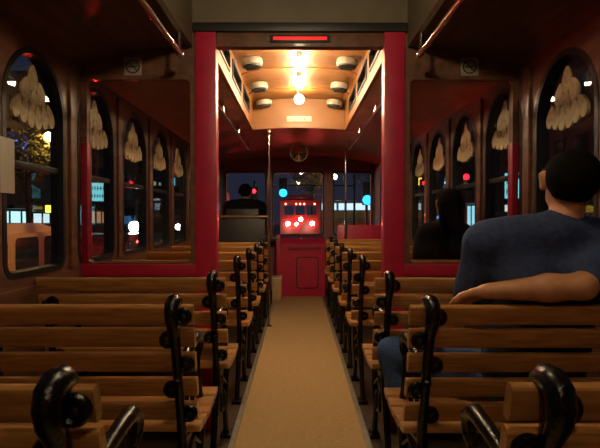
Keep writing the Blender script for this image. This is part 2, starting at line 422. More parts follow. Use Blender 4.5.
# handrails
for side, sn in ((-1, 'left'), (1, 'right')):
    for y0, y1, sec in ((-.9, 2.62, 'rear section'), (3.05, 6.2, 'forward section')):
        t = thing('overhead_handrail', 'chrome overhead handrail on the %s side of the %s ceiling' % (sn, sec), 'handrail', (side*.625, 0, 2.05), group='overhead handrails')
        MB().tube([(0, y0, 0), (0, y1, 0)], .0145, 14).build('rail', CHROME, t)
        for y in np.linspace(y0+.03, y1-.03, 4):
            MB().tube([(0, y, .01), (0, y, .05), (0, y, .108)], [.018, .009, .011], 10).build('bracket', CHROME, t)
        for y in (y0, y1):
            MB().lathe([(.008, -.012), (.019, -.008), (.019, .008), (.008, .012)], (0, y, 0), 'Y').build('end_cap', CHROME, t)
# no-smoking signs
for cx, sn in ((-.94, 'left'), (.955, 'right')):
    t = thing('no_smoking_sign', 'square no-smoking sign on the wooden header %s of the doorway' % sn, 'sign', (cx, YP-.0225, 2.046), group='no-smoking signs')
    box('plate', -.05, .05, -.003, 0, -.05, .05, mat('sign_plate_grey', (.34, .29, .24), .5, var=.05), t, .001)
    INK = mat('sign_ink', (.05, .03, .03), .5)
    mb = MB(); pts = [(.036*math.cos(2*PI*k/28), -.004, .036*math.sin(2*PI*k/28)) for k in range(28)]
    mb.tube(pts, .004, 6, closed=True); mb.tube([(-.025, -.004, .025), (.025, -.004, -.025)], .0035, 6)
    mb.build('prohibition_ring', INK, t)
    mb = MB(); mb.box(-.024, .018, -.005, -.003, -.005, .003); mb.box(.020, .025, -.005, -.003, -.005, .003); mb.tube([(.022, -.004, .005), (.018, -.004, .012), (.024, -.004, .018)], .0018, 6)
    mb.build('cigarette', INK, t)
# paper notice at left edge
tag(box('paper_notice', -1.226, -1.223, 1.82, 2.145, 1.30, 1.53, PAPER, bev=.0005), 'white paper notice fixed to the left wall beside the nearest window', 'paper')

# ------------------------------------------------------------------ benches
def post_y(z):      # the back leans: top towards the rear
    return .0 + (.93 - z) * .26 if z > .42 else .1326 - (.42 - z)*.34
SLZ = [.887, .808, .722, .632, .542]
def bench_end(x, parent, wall_end=False):
    mb = MB()
    pts = [(x, post_y(z) , z) for z in (.81 if wall_end else .90, .79 if wall_end else .80, .70, .60, .50, .42, .30, .15, .02)]
    if not wall_end: mb.tube([(x, .052, .888), (x, .056, .905), (x, .050, .922), (x, .034, .932), (x, .012, .932), (x, -.008, .922), (x, -.016, .898), (x, -.010, .872), (x, .006, .845), (x, .02, .82)],
            [.012, .018, .021, .023, .024, .024, .023, .021, .018, .015], 16)
    mb.tube(pts, [.017, .017, .016, .015, .016, .018, .017, .016, .018], 14)
    mb.box(x-.03, x+.03, post_y(.02)-.04, post_y(.02)+.04, 0, .022, .006)
    for k, z in enumerate(SLZ):
        sx = (-1 if x > 0 else 1) if wall_end else (-1 if k % 2 else 1)
        if wall_end and k == 0: continue
        cy = post_y(z) + .010
        ex = x + sx*.026
        mb.lathe([(.014, -.004), (.019, -.009), (.025, -.008), (.029, -.002), (.029, .006)], (ex, cy, z-.004), 'Y', 24)
    # seat rail, front leg, brace, scroll work
    mb.tube([(x, .12, .44), (x, .25, .425), (x, .40, .435), (x, .49, .455)], [.016, .014, .014, .017], 10)
    mb.tube([(x, .40, .74), (x, .375, .62), (x, .41, .52), (x, .46, .42), (x, .43, .28), (x, .40, .16), (x, .45, .02)], [.012, .012, .013, .017, .016, .014, .018], 10)
    mb.box(x-.03, x+.03, .41, .49, 0, .022, .006)
    mb.tube([(x, .12, .30), (x, .2, .36), (x, .3, .37), (x, .42, .30)], .010, 8)
    for cy, cz, r in ((.22, .27, .055), (.33, .24, .05), (.24, .55, .05)):
        mb.tube([(x, cy+r*math.cos(2*PI*k/16), cz+r*math.sin(2*PI*k/16)) for k in range(16)], .008, 6, closed=True)
    mb.tube([(x, .27, .43), (x, .25, .50)], .008, 6)
    e = mb.build('cast_iron_end', IRON, parent)
    if wall_end: return
    a = MB()
    a.tube([(x, .05, .66), (x, .10, .70), (x, .20, .72), (x, .30, .735), (x, .37, .740), (x, .415, .715), (x, .42, .675), (x, .395, .655), (x, .37, .668), (x, .372, .69)],
           [.013, .015, .017, .019, .021, .020, .016, .012, .010, .008], 12)
    a.build('armrest', IRON, e)
    for k, z in enumerate(SLZ):
        sx = -1 if k % 2 else 1
        b = MB(); b.lathe([(.009, 0), (.008, -.005), (.004, -.007)], (x+sx*.030, post_y(z)+.0055, z-.004), 'Y', 8); b.build('bolt', BOLT, e)
def slat_prof(cy, cz, th, h, tilt, r=.009):
    pts = rect(-th/2, th/2, -h/2, h/2, r, 3)
    c, s = math.cos(tilt), math.sin(tilt)
    return [(cy + a*c - b*s, cz + a*s + b*c) for a, b in pts]
def make_bench(sd):
    t = thing('slatted_bench', '', 'bench', group='slatted benches either side of the aisle')
    tilt = math.atan(.26)
    for z in SLZ:
        dx = random.uniform(-.004, .004)
        MB().prism(slat_prof(post_y(z)+.032, z, .026, .066, tilt), -.438+dx*.8, .438+dx*.8-.002).build('back_slat', SLAT, t, ang=30)
    for k in range(5):
        y = .165 + .079*k; z = .462 + (.012, .004, .0, .006, .016)[k]
        MB().prism(slat_prof(y, z, .070, .024, (-.12, -.05, 0, .08, .16)[k], .008), -.44, .438).build('seat_slat', SLAT, t, ang=30)
    bench_end(-.38*sd, t); bench_end(.395*sd, t, True)
    return t
ordn = ['nearest the camera', 'second from the camera', 'last before the partition', 'first beyond the partition', 'second beyond the partition', 'third beyond the partition', 'fourth beyond the partition', 'fifth beyond the partition, frontmost']
rowsR = [.80, 1.55, 2.27, 3.22, 3.98, 4.74, 5.50, 6.26]
rowsL = [.795, 1.565, 2.28, 3.22, 3.98, 4.74, 5.50]
for side, rows, sn in ((-1, rowsL, 'left'), (1, rowsR, 'right')):
    bench = make_bench(side)
    for i, y in enumerate(rows):
        b = bench if i == 0 else copy_tree(bench)
        b.location = (side*.785, y, 0)
        b['label'] = 'oak slatted bench, black iron ends, %s side, %s' % (sn, ordn[i])

# ------------------------------------------------------------------ people: smooth-blended solids turned into one surface
def smooth_field(prims, lo, hi, h):
    lo = np.array(lo); hi = np.array(hi); n = np.ceil((hi-lo)/h).astype(int) + 1
    F = np.full(n, .2, dtype=np.float32)
    ax = [lo[i] + h*np.arange(n[i]) for i in range(3)]
    for p in prims:
        a, b, ra, rb, k = np.array(p[0], float), np.array(p[1], float), p[2], p[3], p[4]
        pad = max(ra, rb) + k + 2*h
        i0 = np.maximum(0, np.floor((np.minimum(a, b)-pad-lo)/h).astype(int)); i1 = np.minimum(n, np.ceil((np.maximum(a, b)+pad-lo)/h).astype(int)+1)
        if (i1 <= i0).any(): continue
        X, Y, Z = np.meshgrid(ax[0][i0[0]:i1[0]], ax[1][i0[1]:i1[1]], ax[2][i0[2]:i1[2]], indexing='ij')
        ba = b - a; L = max(1e-9, ba @ ba)
        t = np.clip(((X-a[0])*ba[0] + (Y-a[1])*ba[1] + (Z-a[2])*ba[2]) / L, 0, 1)
        d = np.sqrt((X-a[0]-t*ba[0])**2 + (Y-a[1]-t*ba[1])**2 + (Z-a[2]-t*ba[2])**2) - (ra + (rb-ra)*t)
        s = F[i0[0]:i1[0], i0[1]:i1[1], i0[2]:i1[2]]
        hh = np.clip(k - np.abs(s-d), 0, None) / k
        s[...] = np.minimum(s, d) - hh*hh*k*.25
    return F, ax
def nets(F, lo, h):
    S = F < 0
    nx, ny, nz = [d-1 for d in F.shape]
    cnt = np.zeros((nx, ny, nz)); acc = np.zeros((nx, ny, nz, 3))
    for axis in range(3):
        o1, o2 = [i for i in range(3) if i != axis]
        for u in (0, 1):
            for v in (0, 1):
                sl = [None]*3; sl[axis] = slice(0, F.shape[axis]-1); sl[o1] = slice(u, F.shape[o1]-1+u); sl[o2] = slice(v, F.shape[o2]-1+v)
                sl2 = list(sl); sl2[axis] = slice(1, F.shape[axis])
                A, B = F[tuple(sl)], F[tuple(sl2)]
                m = (A < 0) != (B < 0)
                t = np.where(m, A/np.where(m, A-B, 1), 0)
                cnt += m; acc[..., axis] += t; acc[..., o1] += m*u; acc[..., o2] += m*v
    act = cnt > 0
    ids = np.full(cnt.shape, -1); ids[act] = np.arange(act.sum())
    g = np.argwhere(act)
    V = (g + acc[act]/cnt[act][:, None])*h + np.array(lo)
    faces = []
    for axis in range(3):
        o1, o2 = (axis+1) % 3, (axis+2) % 3
        sl = [slice(0, d) for d in F.shape]; sl2 = list(sl); sl[axis] = slice(0, F.shape[axis]-1); sl2[axis] = slice(1, F.shape[axis])
        m = S[tuple(sl)] != S[tuple(sl2)]
        e = np.argwhere(m); e = e[(e[:, o1] > 0) & (e[:, o2] > 0) & (e[:, o1] < cnt.shape[o1]) & (e[:, o2] < cnt.shape[o2])]
        flip = S[tuple(e.T)]
        def at(du, dv):
            q = e.copy(); q[:, o1] -= du; q[:, o2] -= dv; return ids[tuple(q.T)]
        Q = np.stack([at(1, 1), at(0, 1), at(0, 0), at(1, 0)], 1)
        Q[~flip] = Q[~flip][:, ::-1]
        faces.append(Q[(Q >= 0).all(1)])
    return V, np.concatenate(faces)
def solid(name, prims, m, parent, h=.010, cuts=(), bump=None):
    P = np.array([list(p[0]) for p in prims] + [list(p[1]) for p in prims]); rm = max(max(p[2], p[3]) for p in prims) + .03
    lo, hi = P.min(0)-rm, P.max(0)+rm
    F, ax = smooth_field(prims, lo, hi, h)
    X, Y, Z = np.meshgrid(*ax, indexing='ij')
    if bump: F = F + bump(X, Y, Z).astype(np.float32)
    for (pt, nn) in cuts:       # keep the side the normal points away from
        nn = np.array(nn, float); nn /= np.linalg.norm(nn)
        F = np.maximum(F, (X-pt[0])*nn[0] + (Y-pt[1])*nn[1] + (Z-pt[2])*nn[2])
    V, Q = nets(F, lo, h)
    me = bpy.data.meshes.new(name); me.from_pydata(V.tolist(), [], Q.tolist())
    me.polygons.foreach_set('use_smooth', [True]*len(me.polygons)); me.update()
    return link(name, me, m, parent)
def v3(*a): return np.array(a, float)
def frame(f, up=(0, 0, 1)):
    f = np.array(f, float); f /= np.linalg.norm(f); u = np.array(up, float); u -= f*(u@f); u /= np.linalg.norm(u); r = np.cross(f, u)
    return r, f, u
def head_prims(c, fwd, up=(0, 0, 1), s=1.0):
    r, f, u = frame(fwd, up); c = np.array(c, float)
    def p(a, b, cc): return c + s*(r*a + f*b + u*cc)
    P = [(p(0, -.025, .02), p(0, .03, .025), .078*s, .072*s, .03),
         (p(0, .02, -.03), p(0, .045, -.075), .060*s, .036*s, .03),
         (p(-.03, .03, -.05), p(.03, .03, -.05), .032*s, .032*s, .02),
         (p(0, .09, .02), p(0, .108, -.012), .010*s, .015*s, .012),       # nose
         (p(-.02, .086, -.048), p(.02, .086, -.048), .010*s, .010*s, .008)]  # lips
    for sx in (-1, 1):
        P.append((p(sx*.086, -.012, .018), p(sx*.083, -.006, -.022), .017*s, .011*s, .012))
        P.append((p(sx*.03, .085, .035), p(sx*.02, .09, .036), .013*s, .012*s, .01))
    return P, p
def hair_prims(p, s=1.0, long=False, grow=.007):
    P = [(p(0, -.028, .025), p(0, .02, .035), (.078+grow)*s, (.072+grow)*s, .03)]
    P.append((p(0, -.035, .0), p(0, -.032, -.03), .066*s, .052*s, .03))
    if long:
        P += [(p(-.045, -.04, 0), p(-.05, -.05, -.15), .05*s, .035*s, .03), (p(.045, -.04, 0), p(.05, -.05, -.15), .05*s, .035*s, .03), (p(0, -.06, 0), p(0, -.075, -.16), .05*s, .035*s, .03)]
    return P
def hand_prims(w, d, n, thumb_side, curl=.5, s=1.0):
    """wrist, direction of the hand, palm normal, +1/-1 thumb side, curl"""
    w = np.array(w, float); d = np.array(d, float); d /= np.linalg.norm(d); n = np.array(n, float); n -= d*(n@d); n /= np.linalg.norm(n); r = np.cross(d, n)*thumb_side
    P = []
    for q in (-.026, -.009, .009, .026):
        P.append((w + d*.012*s + r*q*.5*s, w + d*.088*s + r*q*s, .015*s, .0125*s, .012))
    for q, L in ((.029, .068), (.010, .078), (-.010, .073), (-.028, .056)):
        a = w + d*.088*s + r*q*s; ang = curl*.5
        for seg in range(3):
            dd = d*math.cos(ang) + n*math.sin(ang); b = a + dd*L*s*(.45, .30, .25)[seg]
            P.append((a, b, (.0095 - .0008*seg)*s, (.0088 - .0008*seg)*s, .004)); a = b; ang += curl*.8
    a = w + d*.03*s + r*.026*s; b = a + (d*.6 + r*.7 + n*.25)*.038*s; c = b + (d*.85 + r*.25 + n*.35)*.03*s; e = c + (d*.9 + n*.3)*.024*s
    P += [(a, b, .014*s, .0115*s, .008), (b, c, .011*s, .0098*s, .004), (c, e, .0098*s, .0085*s, .004)]
    return P
def eyes(p, m, parent, s=1.0):
    mb = MB()
    for sx in (-1, 1):
        c = p(sx*.03, .083, .022); b = bmesh.new(); bmesh.ops.create_uvsphere(b, u_segments=12, v_segments=8, radius=.013*s)
        mb.merge(b, Matrix.Translation(Vector(c.tolist())))
    mb.build('eyes', m, parent)
EYE = mat('eye_white', (.5, .48, .45), .3)
def figure(label, o, pelvis, chest, shl, shr, neck, headc, hfwd, arms, legs, skin, top, trouser, long=False, sleeve=.65, h=.010, hup=(0, 0, 1), sh=1.0, tw=.115, feet=(0, 1, 0), shoe=None):
    """pelvis..headc points; arms: [(shoulder, elbow, wrist, handdir, palmnormal, thumb)], legs: [(hip, knee, ankle)]"""
    t = thing('person', label, 'person', o); base = np.array(o, float)
    J = lambda q: np.array(q, float) - base
    pelvis, chest, shl, shr, neck, headc = map(J, (pelvis, chest, shl, shr, neck, headc))
    ax = (shr - shl); ax /= np.linalg.norm(ax)
    def torso(g, k=.05):
        P = [(pelvis - ax*.075, chest - ax*.075, tw+g, tw+.005+g, k), (pelvis + ax*.075, chest + ax*.075, tw+g, tw+.005+g, k),
             (shl + ax*.03, shr - ax*.03, .062+g, .062+g, k), (chest - ax*.09, shl + ax*.02 - v3(0, 0, .01), .10+g, .062+g, k), (chest + ax*.09, shr - ax*.02 - v3(0, 0, .01), .10+g, .062+g, k),
             (shl + ax*.10 + v3(0, 0, .02), neck, .055+g, .048+g, k), (shr - ax*.10 + v3(0, 0, .02), neck, .055+g, .048+g, k)]
        return P
    B = torso(-.006)
    HP, p = head_prims(headc, hfwd, hup, sh)
    B += [(neck - v3(0, 0, .03), headc - v3(0, 0, .05), .054, .052, .03)] + HP
    Tp = torso(.006)
    for (s_, e_, w_, hd, pn, th) in arms:
        s_, e_, w_ = J(s_), J(e_), J(w_)
        B += [(s_, e_, .050, .040, .03), (e_, e_ + (w_-e_)*.35, .041, .043, .02), (e_ + (w_-e_)*.35, w_, .043, .026, .02)] + hand_prims(w_, hd, pn, th, .5, sh)
        c = s_ + (e_-s_)*min(1, sleeve); Tp.append((s_, c, .062, .054 if sleeve < 1 else .05, .03))
        if sleeve > 1: Tp.append((e_, e_ + (w_-e_)*.92, .052, .036, .02))
    Lp = [(pelvis - ax*.07, pelvis + ax*.07, tw+.012, tw+.012, .04)]
    for (h_, k_, a_) in legs:
        h_, k_, a_ = J(h_), J(k_), J(a_)
        B += [(h_, k_, .078, .055, .04), (k_, k_ + (a_-k_)*.35, .054, .054, .02), (k_ + (a_-k_)*.35, a_, .054, .036, .02)]
        Lp += [(h_, k_, .093, .070, .04), (k_, k_ + (a_-k_)*.3, .069, .066, .02), (k_ + (a_-k_)*.3, a_, .066, .056, .02)]
        f = np.array(feet, float)
        B.append((a_ - v3(0, 0, .04), a_ + f*.13 - v3(0, 0, .06), .034, .026, .02))
    solid('body', B, skin, t, h=.0075 if h < .012 else h)
    folds = lambda X, Y, Z: .004*np.sin(38*Z + 14*X + 5*np.sin(9*X)) * np.exp(-((Z - .88)/.25)**2)
    solid('shirt', Tp, top, t, h=h, bump=folds)
    solid('trousers', Lp, trouser, t, h=h, bump=lambda X, Y, Z: .002*np.sin(60*Z+30*X))
    solid('hair', hair_prims(p, sh, long), HAIR, t, h=.008 if h < .012 else h, cuts=[(p(0, .045, .02), p(0, 1, .12)-p(0, 0, 0)), (p(0, -.02, -.052), p(0, .25, -1)-p(0, 0, 0))] if not long else [(p(0, .052, .0), p(0, 1, -.2)-p(0, 0, 0))])
    eyes(p, EYE, t, sh)
    for k, (h_, k_, a_) in enumerate(legs):
        a_ = J(a_); f = np.array(feet, float)
        solid('shoe', [(a_ - v3(0, 0, .055) - f*.03, a_ + f*.15 - v3(0, 0, .075), .045, .036, .02), (a_ - v3(0, 0, .03), a_ - v3(0, 0, .06), .045, .045, .02)], shoe or SHOE, t, h=h, cuts=[(a_ - v3(0, 0, .105), (0, 0, -1))])
    return t
figure('man in a blue-grey T-shirt seen from behind, forearm laid along the bench back', (.85, 1.86, 0),
       (.85, 1.845, .60), (.85, 1.745, .99), (.635, 1.73, 1.118), (1.075, 1.73, 1.118), (.895, 1.725, 1.165), (.925, 1.72, 1.315), (.25, 1, 0),
       [((.625, 1.73, 1.11), (.60, 1.82, .86), (.52, 1.99, .735), (.0, .9, -.1), (0, 0, -1), 1),
        ((1.09, 1.72, 1.10), (.875, 1.550, .985), (.60, 1.612, .960), (-.42, .85, -.35), (-.3, .2, -1), 1)],
       [((.77, 1.90, .585), (.41, 2.20, .60), (.52, 2.20, .13)), ((.93, 1.90, .585), (.98, 2.20, .59), (.97, 2.10, .13))],
       SKIN, SHIRT, JEANS, shoe=mat('pale_grey_shoe', (.35, .36, .33), .6, var=.2), sleeve=.84, hup=(.12, 0, 1), tw=.105, sh=1.03)
figure('dark-haired person in black seated beside the right window beyond the partition glass', (1.02, 3.55, 0),
       (1.00, 3.53, .60), (1.0, 3.44, .97), (.87, 3.42, 1.09), (1.13, 3.44, 1.09), (1.0, 3.42, 1.14), (1.02, 3.43, 1.285), (-.2, 1, 0),
       [((.86, 3.42, 1.08), (.83, 3.52, .84), (.93, 3.72, .70), (.2, 1, 0), (0, 0, -1), 1), ((1.14, 3.44, 1.08), (1.15, 3.54, .84), (1.07, 3.72, .70), (-.2, 1, 0), (0, 0, -1), -1)],
       [((.93, 3.56, .585), (.90, 3.88, .58), (.90, 3.80, .13)), ((1.07, 3.56, .585), (1.08, 3.88, .58), (1.08, 3.80, .13))],
       SKIND, BLACKC, BLACKC, long=True, sleeve=1.5, h=.013, tw=.10)
# driver on a raised seat
figure('driver in black sitting at the wheel behind the left windshield', (-.80, 7.42, 0),
       (-.80, 7.45, .86), (-.80, 7.38, 1.23), (-1.05, 7.38, 1.37), (-.55, 7.38, 1.37), (-.80, 7.38, 1.42), (-.79, 7.40, 1.57), (0, 1, 0),
       [((-1.07, 7.38, 1.34), (-1.12, 7.50, 1.10), (-.93, 7.70, 1.16), (.2, 1, .2), (.5, 0, -1), 1), ((-.53, 7.38, 1.34), (-.48, 7.50, 1.10), (-.67, 7.70, 1.16), (-.2, 1, .2), (-.5, 0, -1), -1)],
       [((-.88, 7.5, .84), (-.92, 7.82, .70), (-.92, 7.80, .22)), ((-.72, 7.5, .84), (-.68, 7.82, .70), (-.68, 7.80, .22))],
       SKIND, BLACKC, BLACKC, sleeve=1.5, h=.016, tw=.14, sh=1.12)
t = thing('driver_chair', 'black high driver seat behind the left barrier', 'seat', (-.80, 7.25, 0))
box('cushion', -.24, .24, -.05, .36, .66, .75, DARKP, t, .03)
box('backrest', -.23, .23, -.16, -.07, .70, 1.32, DARKP, t, .03)
box('pedestal', -.12, .12, .0, .26, 0, .659, DARKP, t, .01)
t = thing('steering_wheel', 'black steering wheel in front of the driver', 'steering wheel', (-.80, 7.80, 1.10))
mb = MB(); mb.tube([(.19*math.cos(2*PI*k/28), .05*math.sin(2*PI*k/28)*-1, .18*math.sin(2*PI*k/28)) for k in range(28)], .014, 8, closed=True)
mb.build('rim', DARKP, t); MB().tube([(-.18, 0, 0), (0, .01, 0), (.18, 0, 0)], .012).build('spoke', DARKP, t)
MB().tube([(0, .01, 0), (0, .10, -.22)], .025).build('column', DARKP, t)

# ------------------------------------------------------------------ outside: night street
ZS = -.62
ASPH = mat('night_asphalt', (.03, .03, .032), .35, var=.4, scale=3)
struct(box('ground', -60, 60, -10, 120, ZS-.1, ZS, ASPH, bev=0))
for sx, nm, xa, xb in ((-1, 'left', 13.3, 15), (1, 'right', 8.6, 12.5)):
    struct(box('sidewalk_%s' % nm, *sorted((sx*xa, sx*xb)), -10, 110, ZS, ZS+.14, mat('concrete', (.16, .15, .14), .8, var=.2, scale=4), bev=0))
TYRE = mat('tyre_rubber', (.01, .01, .01), .7); CGL = mat('car_glass', (.01, .012, .016), .08, spec=.8)
def car(label, loc, rz, col, L=4.5, Wd=1.8, H=1.45, head=0.0, tail=0.0, cat='car', name='car', hz=.66, group='vehicles in the street', hcol=(1, .93, .8)):
    t = thing(name, label, cat, loc, rz, group)     # faces local +Y
    m = mat('paint_%s_%d' % (name, int(abs(loc[0]*100 + loc[1]*7))), col, .3, coat=.5, var=.08)
    hl = L/2; hb = H*.56
    pr = [(-hl, .25), (-hl-.02, hb*.8), (-hl+.08, hb), (-hl+.35, hb+.03), (-hl+.75, H-.04), (-hl+1.0, H), (hl-2.0, H), (hl-1.75, H-.04), (hl-1.15, hb+.05), (hl-.2, hb-.06), (hl, hb*.7), (hl, .25)]
    b2 = MB().prism(pr, -Wd/2, Wd/2).bm
    bmesh.ops.bevel(b2, geom=[e for e in b2.edges if abs(e.verts[0].co.x - e.verts[1].co.x) < .01], offset=.07, segments=3, affect='EDGES')
    me = MB(); me.bm = b2; me.build('body', m, t)
    for sx in (-1, 1):
        x = sx*(Wd/2+.004)
        for y0, y1 in ((-hl+.85, -hl+1.55), (-hl+1.65, hl-2.35), (hl-2.25, hl-1.72)):
            if y1-y0 > .15: MB().box(x-.012, x+.012, y0, y1, hb+.08, H-.12, .01).build('side_window', CGL, t)
        MB().box(x-.012, x+.012, -.06, .06, hb-.14, hb-.11, .005).build('door_handle', CHROME, t)
        for y in (-hl+.85, hl-.85):
            w = MB().lathe([(.2, -.1), (.32, -.09), (.33, 0), (.32, .09), (.2, .1)], (sx*(Wd/2-.09), y, .33), 'X', 20).build('wheel', TYRE, t)
            MB().lathe([(.19, sx*.09), (.17, sx*.115), (.04, sx*.12)], (sx*(Wd/2-.09), y, .33), 'X', 16).build('hub_cap', CHROME, w)
        hm = emis('headlight_%d' % int(head*10), hcol, head) if head else mat('lamp_off', (.4, .4, .4), .2)
        MB().lathe([(.09, 0), (.085, .03), (.04, .045)], (sx*(Wd/2-.27), hl-.02, hz), 'Y').build('headlight', hm, t)
        tm = emis('taillight_%d' % int(tail*10), (1, .03, .02), tail) if tail else mat('tail_off', (.2, .01, .01), .3)
        MB().box(sx*(Wd/2-.22)-.12, sx*(Wd/2-.22)+.12, -hl-.05, -hl+.0, hz, hz+.13, .02).build('tail_light', tm, t)
    MB().box(-Wd/2+.22, Wd/2-.22, hl-1.62, hl-1.60, hb+.10, H-.13).build('windshield', CGL, t)
    MB().box(-.4, .4, hl-.01, hl+.03, .36, .52, .02).build('grille', TYRE, t)
    return t
# orange van beside the nearest left window
t = thing('van', 'orange van standing in traffic beside the nearest left window', 'van', (-4.45, 6.1, ZS), 0, 'vehicles in the street')
OR = mat('orange_paint', (.85, .40, .13), .35, coat=.4, var=.08)
prf = [(-2.2, .3), (-2.25, 1.0), (-2.15, 1.62), (-1.95, 1.72), (.9, 1.74), (1.3, 1.66), (1.75, 1.2), (2.4, 1.02), (2.45, .3)]
b2 = MB().prism(prf, -.95, .95).bm
bmesh.ops.bevel(b2, geom=[e for e in b2.edges if abs(e.verts[0].co.x - e.verts[1].co.x) < .01], offset=.13, segments=4, affect='EDGES')
m_ = MB(); m_.bm = b2; m_.build('body', OR, t)
for sx in (-1, 1):
    for y0, y1 in ((-1.9, -1.05), (-.9, -.1), (.08, .62), (.78, 1.28)):
        me = flat(rect(y0, y1, 1.12, 1.56, .07), [], .03, 'YZ'); w = link('side_window', me, CGL, t); w.location.x = sx*.945
    for y in (-1.4, 1.6): MB().lathe([(.2, -.1), (.34, -.09), (.35, 0), (.34, .09), (.2, .1)], (sx*.87, y, .35), 'X', 20).build('wheel', TYRE, t)
MB().box(-.8, .8, -2.27, -2.23, .9, 1.05, .02).build('tail_light', emis('van_tail', (1, .05, .02), 3), t)
MB().box(-.75, .75, -2.24, -2.20, 1.2, 1.55, .02).build('rear_window', CGL, t)
# delivery truck with blinding headlights
t = thing('truck', 'oncoming truck with blinding white headlights seen through the left windows', 'truck', (-4.2, 14.8, ZS), 0, 'vehicles in the street')
DK = mat('dark_truck_paint', (.03, .03, .035), .4, var=.2)
box('cab', -1.1, 1.1, .02, 2.2, .35, 2.35, DK, t, .12)
box('cargo_box', -1.15, 1.15, 2.3, 7.5, .7, 2.9, mat('truck_box', (.05, .045, .05), .5, var=.15), t, .05)
box('windshield', -.95, .95, -.005, .03, 1.35, 2.1, CGL, t); box('bumper', -1.12, 1.12, -.12, .02, .35, .6, CHROME, t, .03)
box('grille', -.45, .45, -.02, .03, .75, 1.2, CHROME, t, .01)
for sx, st in ((-.65, 300), (.65, 70)):
    r_ = .15 if sx < 0 else .085
    MB().lathe([(r_, .02), (r_, -.03), (r_*.5, -.05)], (sx, 0, 1.53), 'Y').build('headlight', emis('truck_headlight_%d' % st, (1, .95, .85), st), t)
    for y in (1.0, 6.3): MB().lathe([(.25, -.13), (.44, -.12), (.46, 0), (.44, .12), (.25, .13)], (sx*1.5, y, .46), 'X').build('wheel', TYRE, t)
car('dark sedan with dim headlights across the street on the left', (-12.2, 31, ZS), PI, (.02, .02, .025), head=14, hz=.75)
car('orange-red car far beyond the oncoming truck', (-9.4, 33, ZS), PI, (.6, .12, .04), head=18, hz=.7)
car('added black car ahead of the orange van, its brake lights reddening the ceiling', (-4.4, 11.6, ZS), 0, (.01, .01, .012), L=4.3, tail=1800, hz=.75)  # put in for the red light it throws on the right ceiling
car('dark hatchback parked by the lit storefront', (-9.2, 17.2, ZS), 0, (.02, .022, .03), L=4.0, H=1.62)
car('red-lit car waiting on the right beyond the windows', (5.0, 17, ZS), 0, (.10, .03, .03), tail=10)
car('white car parked on the right under the blue sign', (7.3, 26, ZS), 0, (.3, .3, .3), tail=14)
t = thing('city_bus', 'yellow and orange striped bus crossing ahead in the right windshield', 'bus', (5.0, 34, ZS), 0, 'vehicles in the street')
box('body', -3.6, 3.6, 0, 2.4, .35, 2.95, mat('bus_white', (.35, .4, .5), .4), t, .1)
box('yellow_band', -3.55, 3.55, -.02, .01, 1.75, 2.15, mat('bus_yellow', (.9, .55, .05), .4), t); box('orange_band', -3.55, 3.55, -.02, .01, 1.1, 1.55, mat('bus_orange', (.8, .2, .03), .4), t)
for q in range(6): box('window', -3.4+1.15*q, -2.4+1.15*q, -.02, .01, 2.3, 2.75, emis('bus_window', (.6, .8, 1), 1.3), t)
for q in (-2.3, 2.3): MB().lathe([(.25, -.1), (.42, -.09), (.44, 0), (.42, .09), (.25, .1)], (q, .1, .44), 'Y').build('wheel', TYRE, t)
# red trolley ahead
t = thing('trolley_bus', 'red trolley stopped ahead with its brake lights on', 'bus', (.12, 30.0, ZS), 0, 'vehicles in the street')
TR = mat('trolley_red', (.55, .008, .02), .4, coat=.3, var=.1)
me = flat(rect(-1.2, 1.2, .45, 2.75, .12), [rect(-.95, -.38, 1.95, 2.5, .08), rect(-.28, .28, 1.95, 2.5, .08), rect(.38, .95, 1.95, 2.5, .08)], .05, 'XZ'); link('rear_panel', me, TR, t)
box('body', -1.18, 1.18, .06, 6.5, .45, 1.9, TR, t, .03); box('roof', -1.25, 1.25, -.1, 6.6, 2.76, 2.88, TR, t, .04)
box('clerestory', -.7, .7, .1, 6.3, 2.885, 3.15, TR, t, .06); box('bumper', -1.2, 1.2, -.2, -.03, .5, .68, CHROME, t, .03)
for sx in (-1, 1):
    box('side_post', *sorted((sx*1.12, sx*1.18)), .06, 6.5, 1.905, 2.755, mat('trolley_glass_wall', (.02, .01, .01), .2), t)
for k, x in enumerate((-.87, -.24, .0, .24, .87)):
    MB().lathe([(.055, 0), (.05, -.02), (.02, -.028)], (x, -.028, 2.60), 'Y', 12).build('marker_light', emis('marker', (1, .25, .15), 9), t)
for x, z, r in ((-.74, 1.42, .13), (.72, 1.43, .13), (.03, 1.68, .12), (-.22, 1.40, .10)):
    MB().lathe([(r, 0), (r*.95, -.03), (r*.4, -.045)], (x, -.03, z), 'Y', 18).build('brake_light', emis('brake', (1, .075, .06), BRAKE), t)
for x in (-1, 1): MB().lathe([(.25, -.13), (.44, -.12), (.46, 0), (.44, .12), (.25, .13)], (x*.95, 1.3, .46), 'X').build('wheel', TYRE, t)
for sx in (-1, 1):
    ld = bpy.data.lights.new('headlamp_beam', 'SPOT'); ld.energy = 350; ld.color = (1, .85, .65); ld.spot_size = R(50); ld.spot_blend = .6; ld.shadow_soft_size = .08
    t = thing('headlamp', 'headlamp on the %s front corner of the trolley ridden in' % ('left' if sx < 0 else 'right'), 'lamp', (sx*.95, Y1+.16, .15))
    MB().lathe([(.11, 0), (.11, -.10), (.06, -.11)], axis='Y').build('housing', CHROME, t)
    MB().lathe([(.10, .001), (.09, .02), (.03, .03)], axis='Y').build('lens', emis('headlamp_lens', (1, .9, .75), 20), t)
    o = bpy.data.objects.new('headlamp_beam', ld); COL.objects.link(o); o.parent = t; o.location = (0, .05, 0); o.rotation_euler = (R(90), 0, 0)
